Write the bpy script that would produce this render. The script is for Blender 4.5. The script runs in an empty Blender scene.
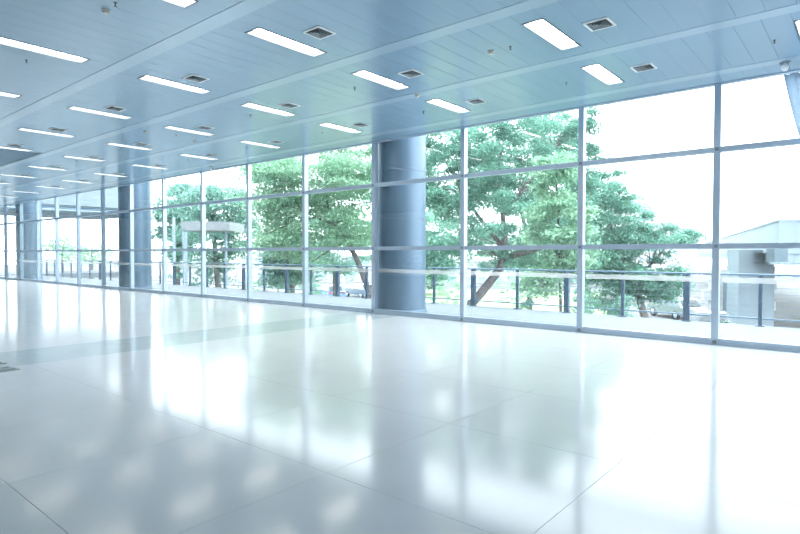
import bpy, math, random
import numpy as np
from mathutils import Vector, Matrix
random.seed(7)
RNG = np.random.default_rng(11)
scene = bpy.context.scene
COL = scene.collection
# ------------------------------------------------------------------ camera
F, YAW, PITCH, ROLL, CAMZ = 562.93, 0.6961, 0.0230, 0.0015, 1.5
cyw, syw, cp, sp = math.cos(YAW), math.sin(YAW), math.cos(PITCH), math.sin(PITCH)
right = Vector((cyw, syw, 0)); fwd = Vector((-syw * cp, cyw * cp, -sp)); up = right.cross(fwd)
cr, sr = math.cos(ROLL), math.sin(ROLL)
r2 = right * cr + up * sr; u2 = up * cr - right * sr
cam_data = bpy.data.cameras.new('camera'); cam = bpy.data.objects.new('camera', cam_data); COL.objects.link(cam)
cam_data.sensor_width = 36; cam_data.lens = F / 800 * 36; cam_data.clip_end = 500; cam_data.clip_start = 0.05
M3 = Matrix((r2, u2, -fwd)).transposed().to_4x4(); M3.translation = (0, 0, CAMZ); cam.matrix_world = M3
scene.camera = cam
# ------------------------------------------------------------------ sky, exposure
world = bpy.data.worlds.new('overcast_sky'); scene.world = world; world.use_nodes = True
bg = world.node_tree.nodes['Background']; bg.inputs[0].default_value = (0.90, 0.96, 1.0, 1); bg.inputs[1].default_value = 4.4
vs = scene.view_settings
vs.view_transform = 'Standard'; vs.look = 'None'; vs.gamma = 1.0; vs.exposure = 0.75; vs.use_curve_mapping = False

# ------------------------------------------------------------------ pixel helpers
def ray(px, py):
    x, y = px - 400, py - 267
    d = r2 * x + u2 * (-y) + fwd * F
    return d
CAMP = Vector((0, 0, CAMZ))
def at(px, py, depth):                        # point on the pixel's ray at a forward distance
    return CAMP + ray(px, py) * (depth / F)
def on_z(px, py, z):
    d = ray(px, py); return CAMP + d * ((z - CAMZ) / d.z)

# ------------------------------------------------------------------ materials
def mat(name, col, rough=0.5, metal=0.0, spec=0.5, var=0.0, scale=6.0, bump=0.0, coat=0.0, stretch=None):
    m = bpy.data.materials.new(name); m.use_nodes = True
    nt = m.node_tree; b = nt.nodes['Principled BSDF']
    b.inputs['Base Color'].default_value = (*col, 1); b.inputs['Roughness'].default_value = rough
    b.inputs['Metallic'].default_value = metal; b.inputs['Specular IOR Level'].default_value = spec
    b.inputs['Coat Weight'].default_value = coat; b.inputs['Coat Roughness'].default_value = 0.1
    if var or bump:
        tc = nt.nodes.new('ShaderNodeTexCoord'); no = nt.nodes.new('ShaderNodeTexNoise')
        mp = nt.nodes.new('ShaderNodeMapping'); nt.links.new(tc.outputs['Object'], mp.inputs[0]); nt.links.new(mp.outputs[0], no.inputs['Vector'])
        if stretch: mp.inputs['Scale'].default_value = stretch
        no.inputs['Scale'].default_value = scale; no.inputs['Detail'].default_value = 4
        if var:
            r = nt.nodes.new('ShaderNodeValToRGB'); r.color_ramp.elements[0].position = .3; r.color_ramp.elements[1].position = .7
            r.color_ramp.elements[0].color = (*[c * (1 - var) for c in col], 1); r.color_ramp.elements[1].color = (*[min(1, c * (1 + var)) for c in col], 1)
            nt.links.new(no.outputs[0], r.inputs[0]); nt.links.new(r.outputs[0], b.inputs['Base Color'])
        if bump:
            bp = nt.nodes.new('ShaderNodeBump'); bp.inputs['Strength'].default_value = bump; bp.inputs['Distance'].default_value = .01
            nt.links.new(no.outputs[0], bp.inputs['Height']); nt.links.new(bp.outputs[0], b.inputs['Normal'])
    return m
def emit(name, col, s):
    m = bpy.data.materials.new(name); m.use_nodes = True; nt = m.node_tree
    b = nt.nodes['Principled BSDF']; b.inputs['Base Color'].default_value = (.8, .8, .8, 1)
    b.inputs['Emission Color'].default_value = (*col, 1); b.inputs['Emission Strength'].default_value = s
    return m
def glass_mat():
    m = bpy.data.materials.new('clear_glass'); m.use_nodes = True; nt = m.node_tree; nt.nodes.clear()
    o = nt.nodes.new('ShaderNodeOutputMaterial'); mx = nt.nodes.new('ShaderNodeMixShader')
    t = nt.nodes.new('ShaderNodeBsdfTransparent'); t.inputs[0].default_value = (.955, .985, .99, 1)
    g = nt.nodes.new('ShaderNodeBsdfGlossy'); g.inputs['Roughness'].default_value = 0.0
    lw = nt.nodes.new('ShaderNodeLayerWeight'); lw.inputs[0].default_value = .5
    pw = nt.nodes.new('ShaderNodeMath'); pw.operation = 'POWER'; pw.inputs[1].default_value = 5
    ml = nt.nodes.new('ShaderNodeMath'); ml.operation = 'MULTIPLY_ADD'; ml.inputs[1].default_value = .9; ml.inputs[2].default_value = .035
    nt.links.new(lw.outputs['Facing'], pw.inputs[0]); nt.links.new(pw.outputs[0], ml.inputs[0]); nt.links.new(ml.outputs[0], mx.inputs[0])
    tl = nt.nodes.new('ShaderNodeBsdfTranslucent'); tl.inputs[0].default_value = (.9, .95, 1, 1)      # faint veil mixed into the glass to imitate pale haze over the view
    m2 = nt.nodes.new('ShaderNodeMixShader'); m2.inputs[0].default_value = .008
    nt.links.new(t.outputs[0], m2.inputs[1]); nt.links.new(tl.outputs[0], m2.inputs[2]); nt.links.new(m2.outputs[0], mx.inputs[1])
    nt.links.new(g.outputs[0], mx.inputs[2]); nt.links.new(mx.outputs[0], o.inputs[0])
    return m
def frost_mat():
    m = bpy.data.materials.new('frosted_film'); m.use_nodes = True; nt = m.node_tree; nt.nodes.clear()
    o = nt.nodes.new('ShaderNodeOutputMaterial'); mx = nt.nodes.new('ShaderNodeMixShader'); mx.inputs[0].default_value = .32
    t = nt.nodes.new('ShaderNodeBsdfTransparent'); a = nt.nodes.new('ShaderNodeAddShader')
    d = nt.nodes.new('ShaderNodeBsdfDiffuse'); d.inputs[0].default_value = (.38, .38, .38, 1)
    tr = nt.nodes.new('ShaderNodeBsdfTranslucent'); tr.inputs[0].default_value = (.36, .36, .36, 1)
    nt.links.new(d.outputs[0], a.inputs[0]); nt.links.new(tr.outputs[0], a.inputs[1])
    nt.links.new(t.outputs[0], mx.inputs[1]); nt.links.new(a.outputs[0], mx.inputs[2]); nt.links.new(mx.outputs[0], o.inputs[0])
    return m
def leaf_mat(name, c1, c2):
    m = bpy.data.materials.new(name); m.use_nodes = True; nt = m.node_tree; nt.nodes.clear()
    o = nt.nodes.new('ShaderNodeOutputMaterial'); mx = nt.nodes.new('ShaderNodeMixShader'); mx.inputs[0].default_value = .42
    d = nt.nodes.new('ShaderNodeBsdfPrincipled'); d.inputs['Roughness'].default_value = .45
    tr = nt.nodes.new('ShaderNodeBsdfTranslucent')
    at_ = nt.nodes.new('ShaderNodeAttribute'); at_.attribute_name = 'tone'
    r = nt.nodes.new('ShaderNodeValToRGB'); r.color_ramp.elements[0].color = (*c1, 1); r.color_ramp.elements[1].color = (*c2, 1)
    nt.links.new(at_.outputs['Fac'], r.inputs[0]); nt.links.new(r.outputs[0], d.inputs['Base Color']); nt.links.new(r.outputs[0], tr.inputs[0])
    nt.links.new(d.outputs[0], mx.inputs[1]); nt.links.new(tr.outputs[0], mx.inputs[2]); nt.links.new(mx.outputs[0], o.inputs[0])
    return m
MT = dict(
    tile=mat('polished_white_tile', (.78, .795, .795), .125, 0, .32, .025, 1.2, 0, 0),
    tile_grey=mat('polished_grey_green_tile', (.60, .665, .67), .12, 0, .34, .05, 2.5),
    grout=mat('grey_grout', (.54, .57, .58), .8, var=.1),
    panel=mat('blue_grey_metal_ceiling_panel', (.315, .46, .595), .21, .15, .45, .03, 2, 0, 0, (1, .2, 1)),
    strip=mat('pale_metal_ceiling_strip', (.43, .575, .70), .26, .2, .5, .02, 2),
    plenum=mat('ceiling_void_grey', (.22, .31, .39), .9, var=.1),
    alu=mat('pale_aluminium', (.50, .595, .71), .30, .3, .5, .03, 3),
    alu_dark=mat('dark_anodised_aluminium', (.30, .40, .47), .4, .2, .5, .05, 3),
    joint=mat('grey_joint_cap', (.24, .29, .33), .5, .3, var=.1),
    glass=glass_mat(), frost=frost_mat(),
    white=mat('white_paint', (.84, .88, .90), .5, var=.03),
    column=mat('satin_blue_grey_cladding', (.11, .175, .25), .36, .2, .5, .03, .8),
    housing=mat('light_housing_grey', (.15, .19, .23), .5, .2, var=.05),
    diffuser=emit('glowing_light_diffuser', (1, .93, .84), 11.5),
    slot=mat('vent_dark_slot', (.05, .065, .075), .8, var=.1),
    vent=mat('vent_white_enamel', (.90, .94, .95), .5, var=.02),
    louvre=mat('grey_vent_louvre', (.34, .39, .42), .5, var=.03),
    brass=mat('dull_sprinkler_metal', (.16, .18, .2), .4, .6, var=.1),
    plastic=mat('cream_plastic', (.78, .76, .68), .5, var=.03),
    grille=mat('dark_grille_metal', (.28, .40, .49), .5, .2, var=.1),
    curtain=leaf_mat('pale_blue_curtain_cloth', (.70, .80, .90), (.74, .84, .93)),
    walk=mat('white_walkway_concrete', (.195, .22, .24), .8, 0, .3, .05, 1.5, .1),
    rail=mat('blue_grey_painted_steel', (.06, .105, .16), .45, .3, var=.06),
    rail_top=mat('handrail_steel', (.16, .24, .33), .35, .5, var=.05),
    bark=mat('grey_brown_bark', (.17, .15, .15), .9, 0, .2, .35, 9, .6, 0, (1, 1, .25)),
    concrete=mat('weathered_concrete', (.23, .28, .32), .85, 0, .3, .12, .9, .1, 0, (1, 1, .3)),
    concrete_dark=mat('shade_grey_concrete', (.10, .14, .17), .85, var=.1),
    paving=mat('pale_paving', (.16, .166, .168), .9, 0, .2, .1, .3),
    lawn=mat('dry_grass', (.34, .42, .24), .95, 0, .1, .3, 1.3, .3),
    build=mat('pale_render', (.50, .51, .52), .8, var=.04, scale=.5),
    pavilion=mat('pavilion_white_paint', (.29, .31, .33), .6, var=.05),
    build_pink=mat('pale_pink_render', (.55, .46, .47), .8, var=.05, scale=.5),
    win=mat('pale_window_glass', (.30, .40, .48), .15, var=.1),
    steel=mat('brushed_floor_cover', (.36, .42, .44), .4, .5, var=.06),
    rubber=mat('black_rubber', (.02, .022, .025), .8, var=.2),
    carglass=mat('car_glass', (.03, .045, .055), .1, var=.1),
    red=mat('red_tail_lamp', (.55, .04, .05), .3, var=.1),
    lamp=mat('car_head_lamp', (.8, .8, .78), .2, var=.05),
    car_blue=mat('blue_car_paint', (.10, .24, .50), .25, .2, coat=.5, var=.03),
    car_dark=mat('charcoal_car_paint', (.06, .09, .12), .25, .2, coat=.5, var=.03),
    car_white=mat('white_car_paint', (.8, .82, .84), .25, 0, coat=.5, var=.02),
    car_grey=mat('grey_car_paint', (.22, .27, .32), .25, .3, coat=.5, var=.03),
    leafA=leaf_mat('leaf_teal', (.07, .21, .155), (.29, .56, .435)),
    leafB=leaf_mat('leaf_fresh', (.16, .36, .225), (.45, .67, .48)),
    leafC=leaf_mat('leaf_bluish', (.12, .27, .225), (.31, .54, .45)),
)

# ------------------------------------------------------------------ mesh helpers
class MB:
    def __init__(s): s.v = []; s.f = []; s.smooth = []
    def add(s, vs_, fs, sm=False):
        n = len(s.v); s.v += [tuple(p) for p in vs_]; s.f += [tuple(i + n for i in f) for f in fs]; s.smooth += [sm] * len(fs); return s
    def box(s, a, b, bev=0.0):
        (x0, y0, z0), (x1, y1, z1) = a, b
        if bev <= 0:
            v = [(x0, y0, z0), (x1, y0, z0), (x1, y1, z0), (x0, y1, z0), (x0, y0, z1), (x1, y0, z1), (x1, y1, z1), (x0, y1, z1)]
            return s.add(v, [(0, 3, 2, 1), (4, 5, 6, 7), (0, 1, 5, 4), (1, 2, 6, 5), (2, 3, 7, 6), (3, 0, 4, 7)])
        c = bev; v = []; idx = {}
        for ix in (0, 1):
            for iy in (0, 1):
                for iz in (0, 1):
                    p = ((x0, x1)[ix], (y0, y1)[iy], (z0, z1)[iz]); g = (1 - 2 * ix, 1 - 2 * iy, 1 - 2 * iz)
                    for a_ in range(3):
                        q = list(p)
                        for k in range(3):
                            if k != a_: q[k] += g[k] * c
                        idx[(ix, iy, iz, a_)] = len(v); v.append(tuple(q))
        fs = []
        for a_ in range(3):
            o1, o2 = [(1, 2), (2, 0), (0, 1)][a_]
            for sd in (0, 1):
                q = []
                for (e1, e2) in ((0, 0), (1, 0), (1, 1), (0, 1)):
                    k = [0, 0, 0]; k[a_] = sd; k[o1] = e1; k[o2] = e2; q.append(idx[(*k, a_)])
                fs.append(tuple(q if sd else q[::-1]))
        for a_ in range(3):
            o1, o2 = [(1, 2), (2, 0), (0, 1)][a_]
            for e1 in (0, 1):
                for e2 in (0, 1):
                    k0 = [0, 0, 0]; k0[o1] = e1; k0[o2] = e2; k1 = list(k0); k1[a_] = 1
                    q = [idx[(*k0, o1)], idx[(*k1, o1)], idx[(*k1, o2)], idx[(*k0, o2)]]
                    fs.append(tuple(q if (e1 == e2) else q[::-1]))
        for ix in (0, 1):
            for iy in (0, 1):
                for iz in (0, 1):
                    q = [idx[(ix, iy, iz, k)] for k in range(3)]
                    fs.append(tuple(q if (ix + iy + iz) % 2 else q[::-1]))
        return s.add(v, fs)
    def obox(s, c, ax, ay, az):               # box from centre and three half axes
        c, ax, ay, az = map(Vector, (c, ax, ay, az))
        v = [c + sx * ax + sy * ay + sz * az for sz in (-1, 1) for sx, sy in ((-1, -1), (1, -1), (1, 1), (-1, 1))]
        return s.add(v, [(0, 3, 2, 1), (4, 5, 6, 7), (0, 1, 5, 4), (1, 2, 6, 5), (2, 3, 7, 6), (3, 0, 4, 7)])
    def tube(s, pts, rad, n=8, cap=True):
        pts = [Vector(p) for p in pts]
        if not hasattr(rad, '__len__'): rad = [rad] * len(pts)
        v = []; prev = None
        for i, p in enumerate(pts):
            t = (pts[min(i + 1, len(pts) - 1)] - pts[max(i - 1, 0)]).normalized()
            a = (prev - t * prev.dot(t)) if prev is not None else t.orthogonal()
            a.normalize(); prev = a; b = t.cross(a)
            for k in range(n):
                an = 2 * math.pi * k / n; v.append(p + (a * math.cos(an) + b * math.sin(an)) * rad[i])
        fs = [(i * n + k, i * n + (k + 1) % n, (i + 1) * n + (k + 1) % n, (i + 1) * n + k) for i in range(len(pts) - 1) for k in range(n)]
        s.add(v, fs, True)
        if cap:
            m = len(s.v) - len(v)
            s.f += [tuple(m + k for k in range(n))[::-1], tuple(m + (len(pts) - 1) * n + k for k in range(n))]; s.smooth += [False, False]
        return s
    def lathe(s, prof, c=(0, 0, 0), n=16, axis='z'):
        v = []
        for r, h in prof:
            for k in range(n):
                a = 2 * math.pi * k / n; p = (r * math.cos(a), r * math.sin(a), h)
                if axis == 'y': p = (p[0], p[2], p[1])
                v.append((p[0] + c[0], p[1] + c[1], p[2] + c[2]))
        fs = [(i * n + k, i * n + (k + 1) % n, (i + 1) * n + (k + 1) % n, (i + 1) * n + k) for i in range(len(prof) - 1) for k in range(n)]
        return s.add(v, fs, True)
    def mesh(s, name, m):
        me = bpy.data.meshes.new(name); me.from_pydata(s.v, [], s.f); me.materials.append(m)
        me.polygons.foreach_set('use_smooth', s.smooth); me.update(); return me
    def build(s, name, m, parent=None): return link(name, s.mesh(name, MT[m] if isinstance(m, str) else m), parent)
def link(name, me, parent=None, loc=None):
    o = bpy.data.objects.new(name, me); COL.objects.link(o); o.parent = parent
    if loc is not None: o.location = loc
    return o
def empty(name, loc=(0, 0, 0), rz=0):
    o = bpy.data.objects.new(name, None); COL.objects.link(o); o.location = loc; o.rotation_euler = (0, 0, rz); return o
def tag(o, label, cat, group=None, kind=None):
    o['label'] = label; o['category'] = cat
    if group: o['group'] = group
    if kind: o['kind'] = kind
    return o
def struct(o, label, cat='structure'):
    o['kind'] = 'structure'; o['label'] = label; o['category'] = cat; return o
def copy_tree(o, parent=None):
    c = o.copy(); COL.objects.link(c); c.parent = parent
    for ch in o.children: copy_tree(ch, c)
    return c
ORD = ['nearest', 'second', 'third', 'fourth', 'fifth', 'sixth', 'seventh', 'eighth', 'ninth', 'tenth', 'eleventh', 'twelfth', 'thirteenth', 'fourteenth', 'fifteenth', 'sixteenth', 'seventeenth', 'eighteenth', 'nineteenth', 'twentieth']

# ------------------------------------------------------------------ room constants (metres)
H = 4.32; GY = 10.50                       # ceiling height, inner face of the window wall
X0, X1, YB = -46.0, 5.0, -9.0              # room extents
MULL = [-2.01 - 0.04, -4.33, -7.03, -9.72] + [-9.72 - 2.675 * k for k in range(1, 14)]
MULL = [0.66] + [-2.02] + MULL[1:]
MULL = [x + .05 for x in MULL]
ZU, ZL = 3.235, 1.64

# ------------------------------------------------------------------ floor
fl = struct(MB().box((X0, YB, -0.30), (X1, 10.66, -0.004)).build('floor', 'grout'), 'polished white tiled floor of the empty hall', 'floor')
xs = [-8.69 + 1.465 * k for k in range(9)]; xs = [x for x in xs if x < X1] + [X1]
xl = [-10.10 - 1.465 * k for k in range(25)]; xl = [x for x in xl if x > X0] + [X0]
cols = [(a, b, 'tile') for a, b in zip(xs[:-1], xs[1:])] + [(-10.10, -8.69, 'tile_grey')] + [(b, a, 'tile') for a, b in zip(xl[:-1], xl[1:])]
ys = [1.15 + 1.465 * k for k in range(-6, 7)]; ys = [YB] + ys + [10.60]
ys = [y for y in ys if y <= 10.6]
cells = []
for a, b, m in cols:
    for c, d in zip(ys[:-1], ys[1:]):
        if d - c < .2: continue
        cells.append((((a + b) / 2) ** 2 + ((c + d) / 2) ** 2 + (1000 if d < .5 else 0) + (1000 if (a + b) / 2 < -3.9 * (c + d) / 2 - 2 else 0), a, b, c, d, m))
cells.sort(); cache = {}; rest = MB()
G = .0015
for i, (_, a, b, c, d, m) in enumerate(cells):
    w, l = round(b - a, 3), round(d - c, 3)
    if i < 290:
        key = (w, l, m)
        if key not in cache: cache[key] = MB().box((-w / 2 + G, -l / 2 + G, -.004), (w / 2 - G, l / 2 - G, 0), .0005).mesh('floor_tile', MT[m])
        link('floor_tile', cache[key], fl, ((a + b) / 2, (c + d) / 2, 0))
    else: rest.box((a + G, c + G, -.004), (b - G, d - G, 0))
o = rest.build('distant_floor_tiles', 'tile', fl); o['kind'] = 'stuff'

# ------------------------------------------------------------------ ceiling
ce = struct(MB().box((X0, YB, H + .09), (X1, GY + .2, H + .45)).build('ceiling', 'plenum'), 'pale blue metal panel ceiling with light strips', 'ceiling')
STR = [3.86 + 2.013 * k for k in range(-6, 4)]         # centres of the pale strips
SW = .115
for y in STR:
    MB().box((X0, y - SW, H - .005), (X1, y + SW, H + .02), .002).build('ceiling_strip', 'strip', ce)
rows = [(STR[k] + SW, STR[k + 1] - SW) for k in range(len(STR) - 1)] + [(STR[-1] + SW, GY + .01)]
LB = {3: (-3.27, .2950), 2: (-3.19, .2955), 1: (-3.10, .2930), 0: (-3.02, .2930)}      # first lamp centre and plank width of each row
LX = {r: [LB[r][0] + (9 if r == 3 else 10) * LB[r][1]] + [LB[r][0] - 10 * LB[r][1] * k for k in range(0, n)] for r, n in ((3, 12), (2, 10), (1, 6), (0, 5))}
LX = {3: LX[3], 2: LX[2][1:], 1: LX[1][2:], 0: LX[0][2:5]}                        # only the lamps in view
LR = {3: (len(STR) - 2), 2: len(STR) - 3, 1: len(STR) - 4, 0: len(STR) - 5}
LYC = {k: (rows[LR[k]][0] + rows[LR[k]][1]) / 2 for k in LR}
cells = []
for ri, (ya, yb) in enumerate(rows):
    lk = [k for k in LR if LR[k] == ri]
    lights = LX[lk[0]] if lk else []
    # plank boundaries follow the lights so that every lamp takes one plank's place
    edges = []
    base, PW = LB[lk[0]] if lk else LB[2]
    x = base + PW * 27.5
    while x > X0: edges.append(x); x -= PW
    for i in range(len(edges) - 1):
        b, a = edges[i], edges[i + 1]; cx = (a + b) / 2
        if b > X1: continue
        if ya < 5 and yb < 6 and ya > 3.9 and cx < -17.85 and cx > -27.0: continue      # grille opening
        hit = [l for l in lights if abs(l - cx) < PW * .5]
        if hit:
            yc = (ya + yb) / 2
            for c, d in ((ya, yc - .58), (yc + .58, yb)): cells.append((0, a, b, c, d))
        else:
            vis = 0 if cx > -3.85 * (ya + yb) / 2 - 1.5 and (ya + yb) / 2 > 1.9 and cx < 0.3 else 5000
            cells.append((cx * cx + ((ya + yb) / 2) ** 2 + vis, a, b, ya, yb))
cells.sort(); cache = {}; rest = MB(); g = .0009
for i, (_, a, b, c, d) in enumerate(cells):
    w, l = round(b - a, 3), round(d - c, 3)
    if i < 290:
        if (w, l) not in cache: cache[(w, l)] = MB().box((-w / 2 + g, -l / 2, 0), (w / 2 - g, l / 2, .03), .0018).mesh('ceiling_panel', MT['panel'])
        link('ceiling_panel', cache[(w, l)], ce, ((a + b) / 2, (c + d) / 2, H))
    else: rest.box((a + g, c, H), (b - g, d, H + .03), .004)
o = rest.build('distant_ceiling_panels', 'panel', ce); o['kind'] = 'stuff'

# open dark grille let into the ceiling
gx1 = -17.9 + .02; gr = empty('ceiling_grille', (gx1, rows[LR[1]][0], H))
tag(gr, 'dark open mesh grille set into the ceiling at the left edge', 'grille')
gw, gl = 8.4, rows[LR[1]][1] - rows[LR[1]][0]
MB().box((-gw, 0, .045), (0, gl, .06)).build('backing', 'grille', gr)
m = MB()
for k in range(0, 96): m.box((-gw + k * .088, 0, .0), (-gw + k * .088 + .012, gl, .04))
o = m.build('cross_bars', 'strip', gr); o['kind'] = 'stuff'
m = MB()
for k in range(0, 21): m.box((-gw, k * .088, .004), (0, k * .088 + .012, .042))
o = m.build('long_bars', 'strip', gr); o['kind'] = 'stuff'
fm = MB()
for a, b in (((-gw, 0, -.006), (0, .02, .05)), ((-gw, gl - .02, -.006), (0, gl, .05)), ((-.02, 0, -.006), (0, gl, .05)), ((-gw, 0, -.006), (-gw + .02, gl, .05))): fm.box(a, b)
fm.build('frame', 'joint', gr)

# ------------------------------------------------------------------ ceiling lights, vents, sprinklers, detectors
def make_light():
    t = empty('ceiling_light'); w, l = .138, .572
    hm = MB()
    hm.box((-w, -l, .0), (-w + .012, l, .085)); hm.box((w - .012, -l, 0), (w, l, .085)); hm.box((-w, -l, 0), (w, -l + .012, .085)); hm.box((-w, l - .012, 0), (w, l, .085)); hm.box((-w, -l, .075), (w, l, .088))
    hm.build('housing', 'housing', t)
    MB().box((-w + .014, -l + .014, .055), (w - .014, l - .014, .064), .003).build('diffuser', 'diffuser', t)
    fr = MB()
    for a, b in (((-w - .006, -l - .006, -.006), (-w + .010, l + .006, 0)), ((w - .010, -l - .006, -.006), (w + .006, l + .006, 0)), ((-w, -l - .006, -.006), (w, -l + .014, 0)), ((-w, l - .014, -.006), (w, l + .006, 0))): fr.box(a, b)
    fr.build('frame', 'housing', t)
    return t
def make_vent():
    t = empty('ceiling_vent'); w = .155
    fr = MB()
    for a, b in (((-w, -w, -.012), (w, -w + .028, 0)), ((-w, w - .028, -.012), (w, w, 0)), ((-w, -w + .028, -.012), (-w + .028, w - .028, 0)), ((w - .028, -w + .028, -.012), (w, w - .028, 0))): fr.box(a, b)
    fr.build('frame', 'vent', t)
    MB().box((-w + .02, -w + .02, -.002), (w - .02, w - .02, -.0005)).build('dark_throat', 'slot', t)
    for k in range(4):                                     # square louvres stepping inwards, each flared downwards
        a = .122 - k * .030; b = a - .011; m = MB()
        ci = [(-1, -1), (1, -1), (1, 1), (-1, 1)]
        v = [(x * a, y * a, -.016) for x, y in ci] + [(x * b, y * b, -.003) for x, y in ci] + [(x * (a - .002), y * (a - .002), -.017) for x, y in ci]
        fs = [(i, (i + 1) % 4, 4 + (i + 1) % 4, 4 + i) for i in range(4)] + [(i, 8 + i, 8 + (i + 1) % 4, (i + 1) % 4) for i in range(4)] + [(8 + i, 4 + i, 4 + (i + 1) % 4, 8 + (i + 1) % 4) for i in range(4)]
        m.add(v, fs).build('louvre', 'louvre', t)
    return t
def make_sprinkler():
    t = empty('fire_sprinkler')
    MB().lathe([(0, 0), (.034, 0), (.034, -.004), (.022, -.010), (.0, -.011)], n=12).build('escutcheon', 'brass', t)
    MB().lathe([(.011, -.008), (.011, -.035), (.006, -.04), (.006, -.06), (0, -.06)], n=8).build('stem', 'brass', t)
    MB().lathe([(0, -.058), (.026, -.058), (.028, -.062), (0, -.063)], n=10).build('deflector', 'brass', t)
    return t
def make_detector():
    t = empty('smoke_detector')
    MB().lathe([(0, 0), (.055, 0), (.055, -.018), (.05, -.02), (0, -.02)], n=16).build('base', 'plastic', t)
    MB().lathe([(.043, -.018), (.045, -.036), (.036, -.052), (0, -.055)], n=16).build('head', 'plastic', t)
    MB().lathe([(.0452, -.028), (.0462, -.030), (.0462, -.034), (.0452, -.036)], n=16).build('sensing_slot', 'joint', t)
    return t
protos = {}
def place(kind, fn, loc, label, cat, group):
    if kind not in protos: o = protos[kind] = fn()
    else: o = copy_tree(protos[kind])
    o.location = loc
    if kind == 'sprinkler': o.scale = (.7, .7, .7)
    if kind == 'detector': o.scale = (.8, .8, .8)
    if kind == 'cctv': o.rotation_euler.z = 2.4; o.scale = (.75, .75, .75)
    return tag(o, label, cat, group)
ROWN = {3: 'row nearest the windows', 2: 'second row from the windows', 1: 'third row from the windows', 0: 'fourth row from the windows'}
def ordn(i): return ['first', *ORD[1:]][i]
for r in (3, 2, 1, 0):
    for n, i in enumerate(range(len(LX[r]))):
        # panels are on a strict grid, lamps sit in the plank slot they replace
        x = LX[r][i]
        y = LYC[r]
        place('light', make_light, (x, y, H), f'long bright ceiling light, {ordn(n)} from the right in the {ROWN[r]}', 'light', 'recessed ceiling lights')
        if r > 0:
            if not (r == 3 and i == 0):
                place('vent', make_vent, (x + .60, y + .02, H), f'square white air vent beside the {ordn(n)} light from the right, {ROWN[r]}', 'vent', 'square ceiling vents')
        if r != 1:
            place('sprinkler', make_sprinkler, (x - (.40 if (r == 3 and i == 0) else .61), y, H), f'small dark sprinkler beside the {ordn(n)} light from the right, {ROWN[r]}', 'sprinkler', 'ceiling sprinklers')
for px, py, lab in ((491, 51, 'small cream smoke detector on the ceiling beside a sprinkler, right of centre'), (106, 10, 'cream smoke detector on the ceiling near the top left corner'),
                    (417, 94, 'cream smoke detector on a pale ceiling strip above the round column'), (146, 131, 'tiny pale smoke detector on the far ceiling at left'), (195, 141, 'tiny pale smoke detector between two far ceiling lights')):
    p = on_z(px, py, H)
    place('detector', make_detector, (p.x, p.y, H - (.012 if any(abs(p.y - s) < SW for s in STR) else 0)), lab, 'detector', 'smoke detectors')
def make_camera():
    t = empty('security_camera')
    MB().box((-.075, -.06, -.028), (.075, .06, 0), .006).build('mount_plate', 'joint', t)
    MB().lathe([(.028, -.02), (.028, -.07)], n=12).build('stem', 'vent', t)
    MB().lathe([(0, -.06), (.06, -.062), (.068, -.08), (.066, -.13), (.045, -.165), (0, -.18)], n=16).build('housing', 'vent', t)
    MB().lathe([(0, -.012), (.03, -.012), (.03, 0), (0, 0)], (0, -.066, -.12), 12, 'y').build('lens', 'carglass', t)
    return t
for px, py, lab in ((785, 62, 'small white ceiling camera above the top corner of the curtain'), (211, 166, 'small white ceiling camera above the far windows')):
    p = on_z(px, py, H); place('cctv', make_camera, (p.x, min(p.y, 10.36), H), lab, 'camera', 'ceiling cameras')

# ------------------------------------------------------------------ window wall
wf = struct(MB().box((X0, GY + .0, H + .032), (X1, GY + .16, H + .9)).build('wall_front', 'alu'), 'slab edge above the long glazed window wall', 'wall')
MWD, MDP = .108, .115
mm = MB().box((-MWD / 2, 0, 0), (MWD / 2, MDP, H + .02), .004)
mm.box((-MWD / 2 + .012, MDP - .002, 0), (MWD / 2 - .012, MDP + .03, H + .02)); me_m = mm.mesh('mullion', MT['alu'])
md = MB().box((-MWD / 2 - .02, 0, 0), (MWD / 2 + .02, MDP + .06, H + .02), .004).mesh('mullion', MT['alu_dark'])
me_c = MB().box((-.030, -.006, -.035), (.030, .004, .035), .002).mesh('joint_cap', MT['joint'])
for i, x in enumerate(MULL):
    m = link('mullion', md if i in (14,) else me_m, wf, (x, GY, 0))
    for z in (ZU, ZL, .05): link('joint_cap', me_c, m, (MWD / 2 - .026 if False else 0, 0, z)).scale = (1, 1, .8)
for i in range(len(MULL) - 1):
    xr, xl_ = MULL[i] - MWD / 2, MULL[i + 1] + MWD / 2; w = xr - xl_
    wn = struct(empty('window_%d' % (i + 1), ((xr + xl_) / 2, GY, 0)), f'tall three-pane window bay, {ordn(i)} from the curtain', 'window')
    h = w / 2
    MB().box((-h, -.0, 0), (h, .12, .11), .004).build('sill', 'alu', wn)
    MB().box((-h, -.03, 0), (h, .0, .035), .003).build('kerb', 'alu', wn)
    for z in (ZU, ZL): MB().box((-h, .012, z - .045), (h, .12, z + .045), .004).build('transom', 'alu', wn)
    MB().box((-h, .01, H - .02), (h, .12, H + .03), .004).build('head', 'alu', wn)
    for a, b in ((.105, ZL - .043), (ZL + .043, ZU - .043), (ZU + .043, H - .018)):
        p = MB().box((-h, .096, a), (h, .108, b)).build('pane', 'glass', wn)
        if a < .2: MB().box((-h + .03, .0935, 1.035), (h - .03, .0955, 1.125)).build('frosted_strip', 'frost', p)

# room shell out of view
struct(MB().box((X0 - .2, YB, -.3), (X0, 10.66, H + .45)).build('wall_left', 'white'), 'white end wall of the hall, beyond the left edge', 'wall')
struct(MB().box((X0, YB - .2, -.3), (X1, YB, H + .45)).build('wall_back', 'white'), 'white rear wall of the hall, behind the viewer', 'wall')
struct(MB().box((X1, YB, -.3), (X1 + .2, 10.66, H + .45)).build('wall_right', 'white'), 'white end wall of the hall, beyond the right edge', 'wall')

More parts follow.
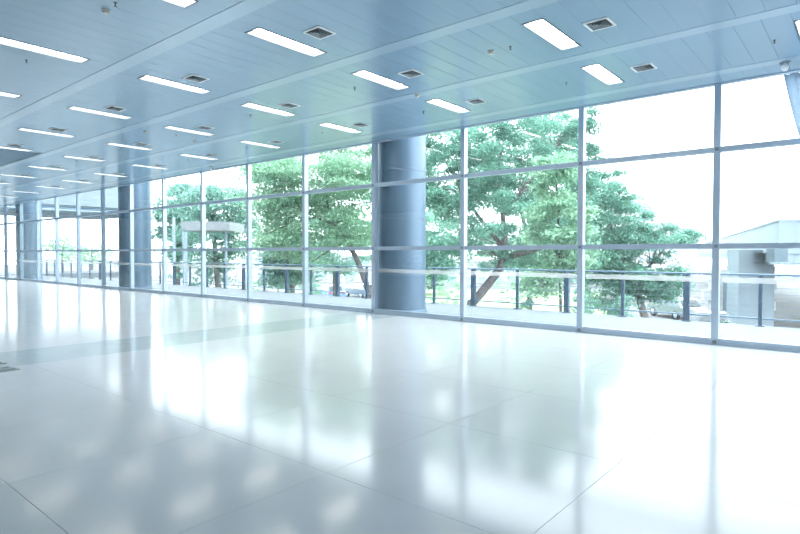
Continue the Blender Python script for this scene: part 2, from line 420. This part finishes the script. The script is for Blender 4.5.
# curtain gathered at the right edge
def curtain():
    t = empty('curtain', (.1, 10.3, 0)); tag(t, 'pale blue pleated curtain hanging at the right edge by the window', 'curtain')
    nu, nv = 120, 40; v = []; fs = []
    for j in range(nv + 1):
        z = 4.22 - (4.2) * j / nv
        tt = (4.22 - z) / 2.9
        if z > 1.3: left = -1.05 + (.55 * tt + .75 * tt ** 3); rgt = 1.5 - .1 * tt
        else: left = -1.05 + 1.30 - (1.3 - z) * .25; rgt = 1.4
        for i in range(nu + 1):
            u = i / nu; x = left + (rgt - left) * u
            y = .035 * math.sin(u * 2 * math.pi * 15 + .6 * math.sin(z * 1.3)) + .012 * math.sin(u * 47 + z)
            v.append((x - .1 + .0, y, z))
    for j in range(nv):
        for i in range(nu):
            a = j * (nu + 1) + i; fs.append((a, a + nu + 1, a + nu + 2, a + 1))
    me = bpy.data.meshes.new('drape'); me.from_pydata(v, [], fs); me.materials.append(MT['curtain'])
    me.polygons.foreach_set('use_smooth', [True] * len(fs)); d = link('drape', me, t)
    so = d.modifiers.new('thick', 'SOLIDIFY'); so.thickness = .004
    MB().box((-.95, -.03, 4.23), (1.6, .03, H), .004).build('track', 'alu', t)
    MB().tube([(.15, -.06, 1.32), (.6, -.075, 1.28), (1.25, -.05, 1.33)], .03, 8).build('tieback', 'curtain', t)
curtain()

# floor access covers at the left edge
for (x, y0, y1, lab) in ((-8.56, 1.55, 2.41, 'flat grey metal floor cover at the left edge, the nearer of two'), (-9.17, 1.55, 2.43, 'flat grey metal floor cover at the left edge, the farther of two')):
    t = empty('floor_cover', (x, (y0 + y1) / 2, 0)); tag(t, lab, 'floor cover', 'floor covers'); l = (y1 - y0) / 2
    MB().box((-.16, -l, 0), (.16, l, .012), .004).build('plate', 'steel', t)
    MB().box((-.12, -l + .04, .012), (.12, l - .04, .022), .004).build('lid', 'steel', t)
    MB().box((-.02, l - .16, .022), (.02, l - .08, .028), .002).build('handle', 'joint', t)

# ------------------------------------------------------------------ outside: walkway, railing, columns
WY = 14.06
struct(MB().box((X0, 10.66, -.35), (8, WY, -.01)).build('walkway', 'walk'), 'white walkway running outside the windows', 'walkway')
for x, lab in ((-9.42, 'large round blue-grey clad column just outside the glass'), (-24.35, 'round blue-grey column farther along the glass'), (-37.6, 'most distant round column at the left end of the windows')):
    t = empty('round_column', (x, 11.32, 0)); tag(t, lab, 'column', 'round columns')
    r = .645; zs = [-.01, 1.2, 2.4, 3.6, 4.8, 6.2]
    for a, b in zip(zs[:-1], zs[1:]):
        MB().lathe([(r - .012, a), (r - .012, a + .004)], n=64).lathe([(r - .012, a + .004), (r, a + .006)], n=64).lathe([(r, a + .006), (r, b - .002)], n=64).lathe([(r, b - .002), (r - .012, b)], n=64).build('cladding_ring', 'column', t)
    MB().lathe([(r + .03, -.01), (r + .03, .07), (r, .085)], n=64).build('base_collar', 'column', t)
struct(MB().box((X0, YB, 5.25), (X1, GY + .1, 5.5)).build('trim_1', 'white'), 'roof slab over the hall', 'roof')

RY = 13.94
rl = empty('walkway_railing', (0, RY, 0)); tag(rl, 'blue-grey steel railing with handrail along the outer edge of the walkway', 'railing')
RX0, RX1 = -45.0, 5.5
MB().box((RX0, -.04, 1.055), (RX1, .04, 1.095), .008).build('handrail', 'rail_top', rl)
MB().box((RX0, -.02, .135), (RX1, .02, .165), .004).build('bottom_rail', 'rail_top', rl)
k = 0; x = -1.76 + 1.42 * 4
thick = MB().box((-.065, -.05, -.01), (.065, .05, 1.055), .004).mesh('post', MT['rail']); thin = MB().box((-.036, -.03, -.01), (.036, .03, 1.055), .004).mesh('post', MT['rail'])
plate = MB().box((-.09, -.08, -.01), (.09, .08, .012), .003).mesh('foot_plate', MT['rail'])
while x > RX0:
    p = link('post', thick if k % 2 else thin, rl, (x, 0, 0)); link('foot_plate', plate, p); k += 1; x -= 1.42
for z in (.28, .41, .54, .67, .80, .93): MB().tube([(RX0, 0, z), (RX1, 0, z)], .004, 5).build('cable', 'rail_top', rl)

# ground
GZ = -3.0
struct(MB().box((-260, -120, GZ - .5), (200, 260, GZ)).build('ground', 'paving'), 'pale paved ground beyond the walkway', 'ground')
def patch(name, pts, m, lab, cat, z0, z1):
    n = len(pts); v = [(p[0], p[1], z0) for p in pts] + [(p[0], p[1], z1) for p in pts]
    fs = [tuple(range(n))[::-1], tuple(range(n, 2 * n))] + [(i, (i + 1) % n, n + (i + 1) % n, n + i) for i in range(n)]
    return struct(MB().add(v, fs).build(name, m), lab, cat)
def gp(px, d): p = at(px, 251, d); return (p.x, p.y)
patch('lawn', [gp(390, 26), gp(640, 26), gp(600, 66), gp(400, 72)], 'lawn', 'pale grass lawn under the big tree', 'lawn', GZ, GZ + .05)
patch('grass_verge', [gp(245, 30), gp(375, 30), gp(375, 52), gp(245, 60)], 'lawn', 'grass verge under the slender tree', 'lawn', GZ, GZ + .05)

# ------------------------------------------------------------------ trees
def leaves_mesh(name, pos, size, m, tone, tilt=.6):
    n = len(pos)
    th = RNG.uniform(0, 2 * np.pi, n); tl = RNG.normal(0, tilt, n); rl_ = RNG.normal(0, tilt, n)
    ax = np.stack([np.cos(th) * np.cos(tl), np.sin(th) * np.cos(tl), np.sin(tl)], 1)
    ay = np.stack([-np.sin(th) * np.cos(rl_), np.cos(th) * np.cos(rl_), np.sin(rl_)], 1)
    s = size * RNG.uniform(.6, 1.35, (n, 1))
    v = np.empty((n, 4, 3)); v[:, 0] = pos - ax * s; v[:, 1] = pos + ay * s * .48 - ax * s * .1; v[:, 2] = pos + ax * s; v[:, 3] = pos - ay * s * .48 - ax * s * .1
    v[:, 0, 2] -= .15 * s[:, 0]; v[:, 2, 2] -= .25 * s[:, 0]
    me = bpy.data.meshes.new(name); me.vertices.add(n * 4); me.loops.add(n * 4); me.polygons.add(n)
    me.vertices.foreach_set('co', v.reshape(-1).astype(np.float32)); me.loops.foreach_set('vertex_index', np.arange(n * 4, dtype=np.int32))
    me.polygons.foreach_set('loop_start', np.arange(0, n * 4, 4, dtype=np.int32)); me.update(calc_edges=True)
    a = me.attributes.new('tone', 'FLOAT', 'FACE'); a.data.foreach_set('value', tone.astype(np.float32))
    me.materials.append(MT[m]); return me
def make_tree(name, label, base, trunk, rad, lobes, nclump, nleaf, leaf, size, group='trees outside', flat=.35, csize=.55, cat='tree', limbs=()):
    """trunk: world points; lobes: (centre, rx, rz, weight) crown ellipsoids in world space"""
    base = Vector(base); t = empty(name, base); tag(t, label, cat, group)
    tr = [Vector(p) - base for p in trunk]
    if tr:
        MB().tube(tr, rad, 10).build('trunk', 'bark', t)
    lims = []
    for pts, ra in limbs:
        q = [Vector(p) - base for p in pts]; lims += q; MB().tube(q, ra, 8).build('limb', 'bark', t)
    anchors = (tr[len(tr) // 2:] if tr else []) + lims
    w = np.array([l[3] for l in lobes], float); w /= w.sum()
    cen = []
    for k in range(nclump):
        c, rx, rz, _ = lobes[RNG.choice(len(lobes), p=w)]
        d = RNG.normal(size=3); d /= np.linalg.norm(d); rr = RNG.uniform(.25, 1) ** .5
        cen.append(np.array(Vector(c) - base) + d * rr * np.array([rx, rx, rz]))
    cen = np.array(cen)
    if anchors:
        bm = MB()
        for c in cen[:: max(1, nclump // 70)]:
            c = Vector(c); low = [a for a in anchors if a.z < c.z + .3] or anchors
            a = min(low, key=lambda q: (q - c).length)
            if (a - c).length < .3: continue
            mid = a.lerp(c, .5) + Vector((random.uniform(-.2, .2), random.uniform(-.2, .2), .12 * (c - a).length))
            r0 = max(.012, rad[-1] * .55); bm.tube([a, a.lerp(mid, .5) + Vector((0, 0, .05)), mid, c], [r0, r0 * .8, r0 * .6, r0 * .25], 5, False)
        if bm.v: bm.build('branches', 'bark', t)['kind'] = 'stuff'
    idx = RNG.integers(0, nclump, nleaf); sc = RNG.uniform(.6, 1.3, nclump) * csize
    off = RNG.normal(size=(nleaf, 3)) * .55; off[:, 2] *= flat
    off *= sc[idx][:, None]; off[:, 2] -= .12 * (off[:, 0] ** 2 + off[:, 1] ** 2)
    tone = np.clip(RNG.uniform(0, 1, nclump)[idx] * .6 + RNG.uniform(0, 1, nleaf) * .4, 0, 1)
    link('foliage', leaves_mesh('foliage', cen[idx] + off, size, leaf, tone), t)['kind'] = 'stuff'
    return t
def A(px, py, d): return at(px, py, d)
def gnd(px, d): p = at(px, 251, d); return Vector((p.x, p.y, GZ))
def R(px, d): return px * d / F
# big spreading tree right of the column
d = 24.
make_tree('spreading_tree', 'large spreading tree with leaning trunk right of the round column', gnd(452, d),
    [gnd(452, d), A(464, 312, d), A(482, 292, d), A(497, 273, d), A(505, 250, d), A(503, 215, d), A(498, 175, d), A(505, 130, d)], [.25, .21, .19, .175, .15, .11, .07, .04],
    [(A(505, 140, d), R(85, d), R(48, d), 4), (A(452, 170, d), R(48, d), R(62, d), 3), (A(556, 165, d + 1), R(50, d), R(56, d), 2.6), (A(520, 225, d), R(85, d), R(46, d), 3.2), (A(440, 250, d - 1), R(30, d), R(22, d), .8), (A(560, 260, d + 2), R(45, d), R(24, d), 1), (A(588, 118, d), R(20, d), R(8, d), .35)],
    320, 80000, 'leafA', .078, csize=.48, flat=.45, limbs=[([A(503, 258, d), A(530, 251, d - .5), A(560, 243, d - .8), A(590, 225, d - 1)], [.15, .12, .09, .05]), ([A(505, 250, d), A(485, 225, d + .6), A(463, 195, d + 1)], [.12, .09, .05]), ([A(503, 215, d), A(530, 180, d - .4), A(552, 150, d - .6)], [.1, .07, .04])])
d = 30.
make_tree('rounded_tree', 'rounded tree with dense teal crown left of the concrete ramp', gnd(648, d),
    [gnd(652, d), A(645, 318, d), A(638, 295, d), A(625, 270, d), A(612, 240, d), A(605, 205, d)], [.22, .2, .18, .15, .11, .05],
    [(A(602, 220, d), R(46, d), R(52, d), 4), (A(625, 255, d), R(48, d), R(32, d), 2.5), (A(668, 238, d), R(26, d), R(13, d), .8), (A(674, 285, d - 1), R(18, d), R(16, d), .6), (A(608, 288, d), R(34, d), R(22, d), 1.4), (A(645, 285, d), R(24, d), R(16, d), .6)],
    230, 60000, 'leafA', .092, csize=.53, flat=.45, limbs=[([A(632, 285, d), A(650, 265, d), A(668, 245, d)], [.1, .07, .04])])
d = 27.
make_tree('slender_tree', 'slender feathery tree with thin curving trunk left of the round column', gnd(373, d),
    [gnd(375, d), A(371, 300, d), A(366, 283, d), A(358, 262, d), A(347, 240, d), A(336, 225, d), A(328, 205, d), A(326, 185, d), A(336, 165, d), A(343, 148, d)], [.17, .15, .14, .125, .11, .10, .08, .065, .05, .03],
    [(A(315, 172, d), R(62, d), R(40, d), 4), (A(276, 190, d), R(30, d), R(46, d), 2.2), (A(352, 226, d), R(34, d), R(20, d), .9), (A(340, 203, d + .8), R(32, d), R(24, d), 1.1), (A(290, 238, d), R(32, d), R(24, d), 1.4), (A(350, 160, d), R(38, d), R(36, d), 2.2)],
    300, 52000, 'leafB', .085, flat=.22, csize=.92, limbs=[([A(336, 225, d), A(316, 217, d - .3), A(290, 224, d - .6), A(266, 234, d - .8)], [.08, .06, .045, .02]), ([A(336, 225, d), A(352, 205, d), A(372, 202, d)], [.07, .045, .02]), ([A(347, 240, d), A(330, 250, d + .5), A(312, 262, d + .8)], [.06, .045, .02])])
d = 17.
make_tree('young_tree', 'young bright green tree with a thin straight trunk behind the railing', gnd(561, d),
    [gnd(561, d), A(561, 320, d), A(560, 270, d), A(558, 215, d), A(556, 165, d)], [.06, .05, .045, .035, .02],
    [(A(558, 222, d), R(34, d), R(30, d), 2), (A(555, 178, d), R(20, d), R(30, d), 1), (A(540, 285, d), R(17, d), R(14, d), .6), (A(566, 258, d), R(24, d), R(16, d), .8)],
    80, 12000, 'leafB', .075, csize=.38)
d = 38.
make_tree('layered_tree', 'mid-distance layered tree behind the white pavilion', gnd(219, d),
    [gnd(219, d), A(218, 285, d), A(216, 262, d), A(214, 235, d), A(214, 205, d)], [.24, .2, .18, .14, .08],
    [(A(222, 205, d), R(34, d), R(22, d), 2.5), (A(205, 245, d), R(38, d), R(26, d), 2), (A(190, 200, d + 2), R(24, d), R(18, d), 1), (A(238, 235, d), R(22, d), R(30, d), 1), (A(200, 275, d), R(30, d), R(12, d), .6)],
    150, 20000, 'leafC', .12, csize=.75)
for px, d, (cx, cy, rx, rz), nl, nc, lf, lab in (
    (178, 51, (181, 222, 22, 42), 9000, 60, 'leafC', 'tall hazy tree at the left of the pavilion'),
    (292, 34, (288, 260, 21, 30), 12000, 70, 'leafC', 'bluish leafy tree behind the slender tree'),
    (335, 44, (325, 245, 45, 36), 8000, 60, 'leafC', 'far round tree above the blue car'),
    (408, 62, (414, 225, 50, 70), 16000, 100, 'leafA', 'far tree peeping out on both sides of the round column'),
    (530, 40, (520, 205, 85, 75), 24000, 130, 'leafC', 'far tree filling the gaps behind the large spreading tree'),
    (92, 85, (92, 252, 20, 10), 700, 20, 'leafB', 'small pale tree far off at the left'),
    (62, 95, (64, 247, 12, 12), 600, 18, 'leafB', 'pale bushy tree farthest off at the left')):
    make_tree('distant_tree', lab, gnd(px, d), [gnd(px, d), A(px, cy + rz * .6, d), A(cx, cy, d), A(cx, cy - rz * .6, d)], [.2, .17, .12, .05],
              [(A(cx, cy, d), R(rx, d), R(rz, d), 1)], nc, nl, lf, .0038 * d, csize=.02 * d)
for px, d, rx, h, lab in ((258, 46, 14, 1.3, 'low round bush behind the railing, leftmost of those under the slender tree'), (312, 50, 14, 1.2, 'low bush left of the blue car'), (448, 50, 20, 1.2, 'low hedge bush seen just right of the round column'), (512, 48, 20, 1.5, 'hedge bush beyond the railing in the wide middle window'),
    (582, 23, 12, 1.7, 'thick shrub at the foot of the rounded tree, left'), (622, 23, 12, 1.5, 'thick shrub at the foot of the rounded tree, right'), (527, 26, 9, 1.3, 'small shrub right of the leaning trunk'), (731, 27.5, 5, .6, 'small shrub beside the concrete pier')):
    g0 = gnd(px, d); c = g0 + Vector((0, 0, h * .9))
    make_tree('shrub', lab, g0, [], [.02], [(c, R(rx, d), h, 1)], 26, 2600, 'leafB' if px in (448, 512, 258, 731) else 'leafC', .07, group='shrubs outside', csize=.35, cat='shrub')

# ------------------------------------------------------------------ concrete ramp on the right
t = empty('concrete_ramp', gnd(756, 30)); tag(t, 'pale concrete road ramp on a thick pier at the right', 'ramp')
b0 = t.location.copy()
B = at(779, 220, 29); B.z = 3.25
dirn = Vector((-math.sin(math.radians(14.3)), math.cos(math.radians(14.3)), 0))
path = [B + dirn * 95, B + dirn * 40, B + dirn * 12, B + dirn * 3, B, B + Vector((right.x, right.y, 0)) * 1.2 + dirn * -.15, B + Vector((right.x, right.y, 0)) * 16 + dirn * -2]
def ribbon(name, m, off0, off1, z0, z1):
    v = []; fs = []
    for i, p in enumerate(path):
        a, c = path[max(0, i - 1)], path[min(len(path) - 1, i + 1)]; tdir = (c - a).normalized(); nrm = Vector((tdir.y, -tdir.x, 0))   # nrm points away from the camera side
        if nrm.dot(p) < 0: nrm = -nrm
        for o_, z in ((off0, z0), (off1, z0), (off1, z1), (off0, z1)): q = p + nrm * o_; v.append((q.x - b0.x, q.y - b0.y, z - b0.z))
    n = len(path)
    fs += [(i * 4 + k, i * 4 + (k + 1) % 4, i * 4 + 4 + (k + 1) % 4, i * 4 + 4 + k) for i in range(n - 1) for k in range(4)] + [(0, 1, 2, 3), tuple((n - 1) * 4 + k for k in (3, 2, 1, 0))]
    return MB().add(v, fs).build(name, m, t)
ribbon('parapet', 'concrete', 0, .3, 1.55, 3.25); ribbon('parapet_cap', 'concrete', -.06, .36, 3.22, 3.32)
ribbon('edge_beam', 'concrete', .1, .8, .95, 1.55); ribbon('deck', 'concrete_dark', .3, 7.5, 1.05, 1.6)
pd = 29.0
for _ in range(400):
    q_ = gnd(757, pd) - B; q_.z = 0
    if q_.x * dirn.y - q_.y * dirn.x > -0.6 * 0 and pd > 29.2: break
    pd += .05
print('pier depth', pd)
pc = gnd(757, pd - 2.2); a1 = Vector((right.x, right.y, 0)); a2 = Vector((fwd.x, fwd.y, 0)).normalized()
for k in range(10):
    c = pc + a2 * .6 - b0 + Vector((0, 0, .24 + .48 * k)); MB().obox(c, a1 * R(17, pd), a2 * .6, (0, 0, .236)).build('pier_block', 'concrete', t)
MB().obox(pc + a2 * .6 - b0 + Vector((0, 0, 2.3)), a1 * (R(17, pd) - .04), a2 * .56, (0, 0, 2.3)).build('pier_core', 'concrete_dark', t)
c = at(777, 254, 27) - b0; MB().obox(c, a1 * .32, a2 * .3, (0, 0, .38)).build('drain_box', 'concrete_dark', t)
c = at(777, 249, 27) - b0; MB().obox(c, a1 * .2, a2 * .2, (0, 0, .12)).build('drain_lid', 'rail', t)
# low block wall and sign board beside the pier
t = empty('block_wall', gnd(742, 38)); tag(t, 'pale block wall with a dark board standing left of the pier', 'wall'); b0 = t.location.copy()
for k in range(5):
    for j in range(4):
        c = a1 * (-2.1 + j * 1.1 + (.5 if k % 2 else 0)) + Vector((0, 0, .36 + .7 * k)); MB().obox(c, a1 * .54, a2 * .2, (0, 0, .34)).build('wall_block', 'build', t)
MB().obox(at(739, 289, 36.5) - b0, a1 * .5, a2 * .06, (0, 0, .14)).build('board', 'rail', t)
MB().obox(at(728, 297, 36.8) - b0, a1 * .22, a2 * .2, (0, 0, 1.0)).build('post', 'concrete_dark', t)

# ------------------------------------------------------------------ buildings far behind
def building(px0, px1, ytop, d, m, lab, floors, cols_, rz=0):
    p0, p1 = at(px0, 251, d), at(px1, 251, d); wv = (p1 - p0); wv.z = 0; wid = wv.length; top = at(px0, ytop, d).z
    t = empty('distant_building', (*((p0 + p1) / 2).xy, GZ)); tag(t, lab, 'building', 'buildings far behind'); ax = wv.normalized(); ay = Vector((-ax.y, ax.x, 0))
    if ay.dot(p0) < 0: ay = -ay
    hh = (top - GZ) / 2
    MB().obox(ay * 6 + Vector((0, 0, hh)), ax * wid / 2, ay * 6, (0, 0, hh)).build('wall', m, t)
    MB().obox(ay * 6 + Vector((0, 0, hh * 2 + .2)), ax * (wid / 2 + .3), ay * 6.3, (0, 0, .2)).build('roof', m, t)
    fh = 2 * hh / floors; cw = wid / cols_
    mf = MB().obox((0, 0, 0), ax * cw * .3, ay * .06, (0, 0, fh * .28)).mesh('window', MT['win']); ms = MB().obox((0, 0, 0), ax * cw * .34, ay * .15, (0, 0, .06)).mesh('window_ledge', MT[m])
    for i in range(floors):
        for j in range(cols_):
            c = ax * (-wid / 2 + cw * (j + .5)) + Vector((0, 0, fh * (i + .55))) - ay * .03
            w_ = link('window', mf, t, c); link('window_ledge', ms, w_, Vector((0, 0, -fh * .3)) - ay * .08)
building(628, 664, 198, 150, 'build_pink', 'faint pinkish tower block far behind the rounded tree', 9, 4)
building(668, 700, 214, 190, 'build', 'faint white tower block far behind, left of the ramp', 8, 4)
building(430, 610, 262, 80, 'build', 'long low white building seen under the big tree', 2, 12)
building(240, 372, 258, 90, 'build', 'long low white building seen behind the slender tree', 2, 9)
building(20, 150, 262, 110, 'build', 'low white building far off at the left', 2, 10)

# neighbouring wing on the left: raised fascia with dark louvres on slim columns
wx = -46.6
t = empty('neighbouring_wing', (wx, 24, GZ)); tag(t, 'pale neighbouring wing with dark louvre band, beyond the far windows', 'building')
MB().box((-8, -13, 8.15), (0, -2, 11.5)).build('upper_wall', 'concrete', t)
for k in range(4): MB().box((-.3, -13, 7.62 + .13 * k), (.02, -2, 7.70 + .13 * k)).build('louvre', ('concrete_dark', 'alu', 'rail_top', 'concrete_dark')[k], t)
MB().box((-8, -13, 7.6), (-.3, -2, 8.15)).build('soffit', 'concrete', t)
for k in range(2): MB().tube([(-.6, -12 + 9 * k, 0), (-.6, -12 + 9 * k, 7.6)], .18, 14).build('column', 'alu', t)
MB().box((-8, -13, 2.6), (0, -2, 3.0)).build('floor_slab', 'walk', t)

# small white pavilion
d = 30.; g0 = gnd(200, d); t = empty('white_pavilion', g0); tag(t, 'small white flat-roofed pavilion on posts beyond the railing', 'pavilion')
def rel(px, py, dd): return at(px, py, dd) - g0
c = rel(205, 226, d); MB().obox(c + a2 * 1.5, a1 * R(24, d), a2 * 1.45, (0, 0, R(4.5, d))).build('roof', 'pavilion', t)
for px, dd in ((174, d), (184, d + .2), (186, d + 2.8), (226, d + 2.8)):
    p = rel(px, 251, dd); tp = c.z + (R(8, d) if px == 174 else -R(4.5, d)); MB().box((p.x - .06, p.y - .06, 0), (p.x + .06, p.y + .06, tp), .01).build('post', 'alu', t)
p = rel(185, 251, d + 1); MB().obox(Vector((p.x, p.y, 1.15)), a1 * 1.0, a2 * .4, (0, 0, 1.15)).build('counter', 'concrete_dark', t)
MB().obox(Vector((p.x, p.y, 2.35)), a1 * 1.15, a2 * .5, (0, 0, .05)).build('counter_top', 'rail', t)
p = rel(232, 251, d + 2); MB().obox(Vector((p.x, p.y, 1.2)), a1 * .9, a2 * .3, (0, 0, 1.2)).build('low_wall', 'concrete', t)

# ------------------------------------------------------------------ cars
def car(px, d, rz, paint, lab, van=False):
    t = empty('parked_car', gnd(px, d), rz); tag(t, lab, 'car', 'cars outside'); L, W = 4.3, 1.76; hz = 1.9 if van else 1.46
    if van: prof = [(-2.15, .35), (-2.15, 1.0), (-2.1, 1.8), (-1.9, 1.9), (.9, 1.9), (1.25, 1.75), (1.75, 1.1), (2.12, .95), (2.15, .35)]
    else: prof = [(-2.15, .35), (-2.13, .85), (-1.85, .95), (-1.35, 1.40), (-.9, 1.46), (.25, 1.46), (.55, 1.38), (1.15, .98), (2.0, .82), (2.15, .6), (2.12, .35)]
    n = len(prof); v = []
    for sy, k in ((-1, 1.0), (1, 1.0)):
        for x, z in prof: v.append((x, sy * W / 2 * (1.0 if z < 1.0 else .86), z))
    fs = [tuple(range(n)), tuple(range(n, 2 * n))[::-1]] + [(i, n + i, n + (i + 1) % n, (i + 1) % n) for i in range(n)]
    MB().add(v, fs).build('body', paint, t)
    for sy in (-1, 1):
        y = sy * W / 2 * .935
        q = [(-1.35, 1.0), (1.0, 1.0), (.45, hz - .1), (-1.1, hz - .1)] if not van else [(-1.7, 1.1), (1.5, 1.1), (1.1, 1.7), (-1.7, 1.7)]
        MB().add([(x, y - .06 * sy + (0.07 * sy if z < 1.2 else 0.0), z) for x, z in q] + [(x, y - .2 * sy, z) for x, z in q], [(0, 1, 2, 3), (7, 6, 5, 4), (0, 4, 5, 1), (1, 5, 6, 2), (2, 6, 7, 3), (3, 7, 4, 0)]).build('side_window', 'carglass', t)
        for x in (-1.35, 1.35):
            w_ = MB().lathe([(0, -.1), (.31, -.1), (.33, -.07), (.33, .07), (.31, .1), (0, .1)], (x, sy * (W / 2 - .08), .33), 18, 'y').build('wheel', 'rubber', t)
            MB().lathe([(0, -.115), (.2, -.11), (.21, -.10), (.21, .10), (.2, .11), (0, .115)], (x, sy * (W / 2 - .08), .33), 14, 'y').build('hub_cap', 'alu', w_)
        MB().box((-2.17, sy * .62 - .14, .68), (-2.08, sy * .62 + .14, .86), .01).build('tail_lamp', 'red', t)
        MB().box((2.02, sy * .6 - .16, .58), (2.17, sy * .6 + .16, .74), .01).build('head_lamp', 'lamp', t)
    if van: rear = [(-2.16, 1.15), (-2.12, 1.75)]; fr = [(1.74, 1.14), (1.30, 1.70)]
    else: rear = [(-1.83, 1.0), (-1.40, 1.37)]; fr = [(1.10, 1.03), (.62, 1.36)]
    for (xa, za), (xb, zb), sg in ((*rear, -1), (*fr, 1)):
        v = [(xa + sg * .02, -.66, za), (xa + sg * .02, .66, za), (xb + sg * .02, .6, zb), (xb + sg * .02, -.6, zb)]; v += [(x - sg * .08, y, z - .03) for x, y, z in v]
        MB().add(v, [(0, 1, 2, 3), (7, 6, 5, 4), (0, 4, 5, 1), (1, 5, 6, 2), (2, 6, 7, 3), (3, 7, 4, 0)]).build('windscreen', 'carglass', t)
    return t
car(332, 56, YAW + 1.9, 'car_blue', 'blue car parked beyond the slender tree')
car(361, 58, YAW + 2.2, 'car_grey', 'grey car parked right of the blue car')
car(651, 56, YAW + math.pi / 2 + .15, 'car_white', 'white van with red tail lamps on the road under the rounded tree', True)
car(676, 40, YAW + 1.7, 'car_grey', 'grey car half hidden behind a railing post, left of the ramp')
car(708, 31, YAW + 1.25, 'car_dark', 'dark car with red tail lamps behind a window mullion near the pier')
car(784, 95, YAW + .1, 'car_grey', 'small grey car under the ramp at the far right')
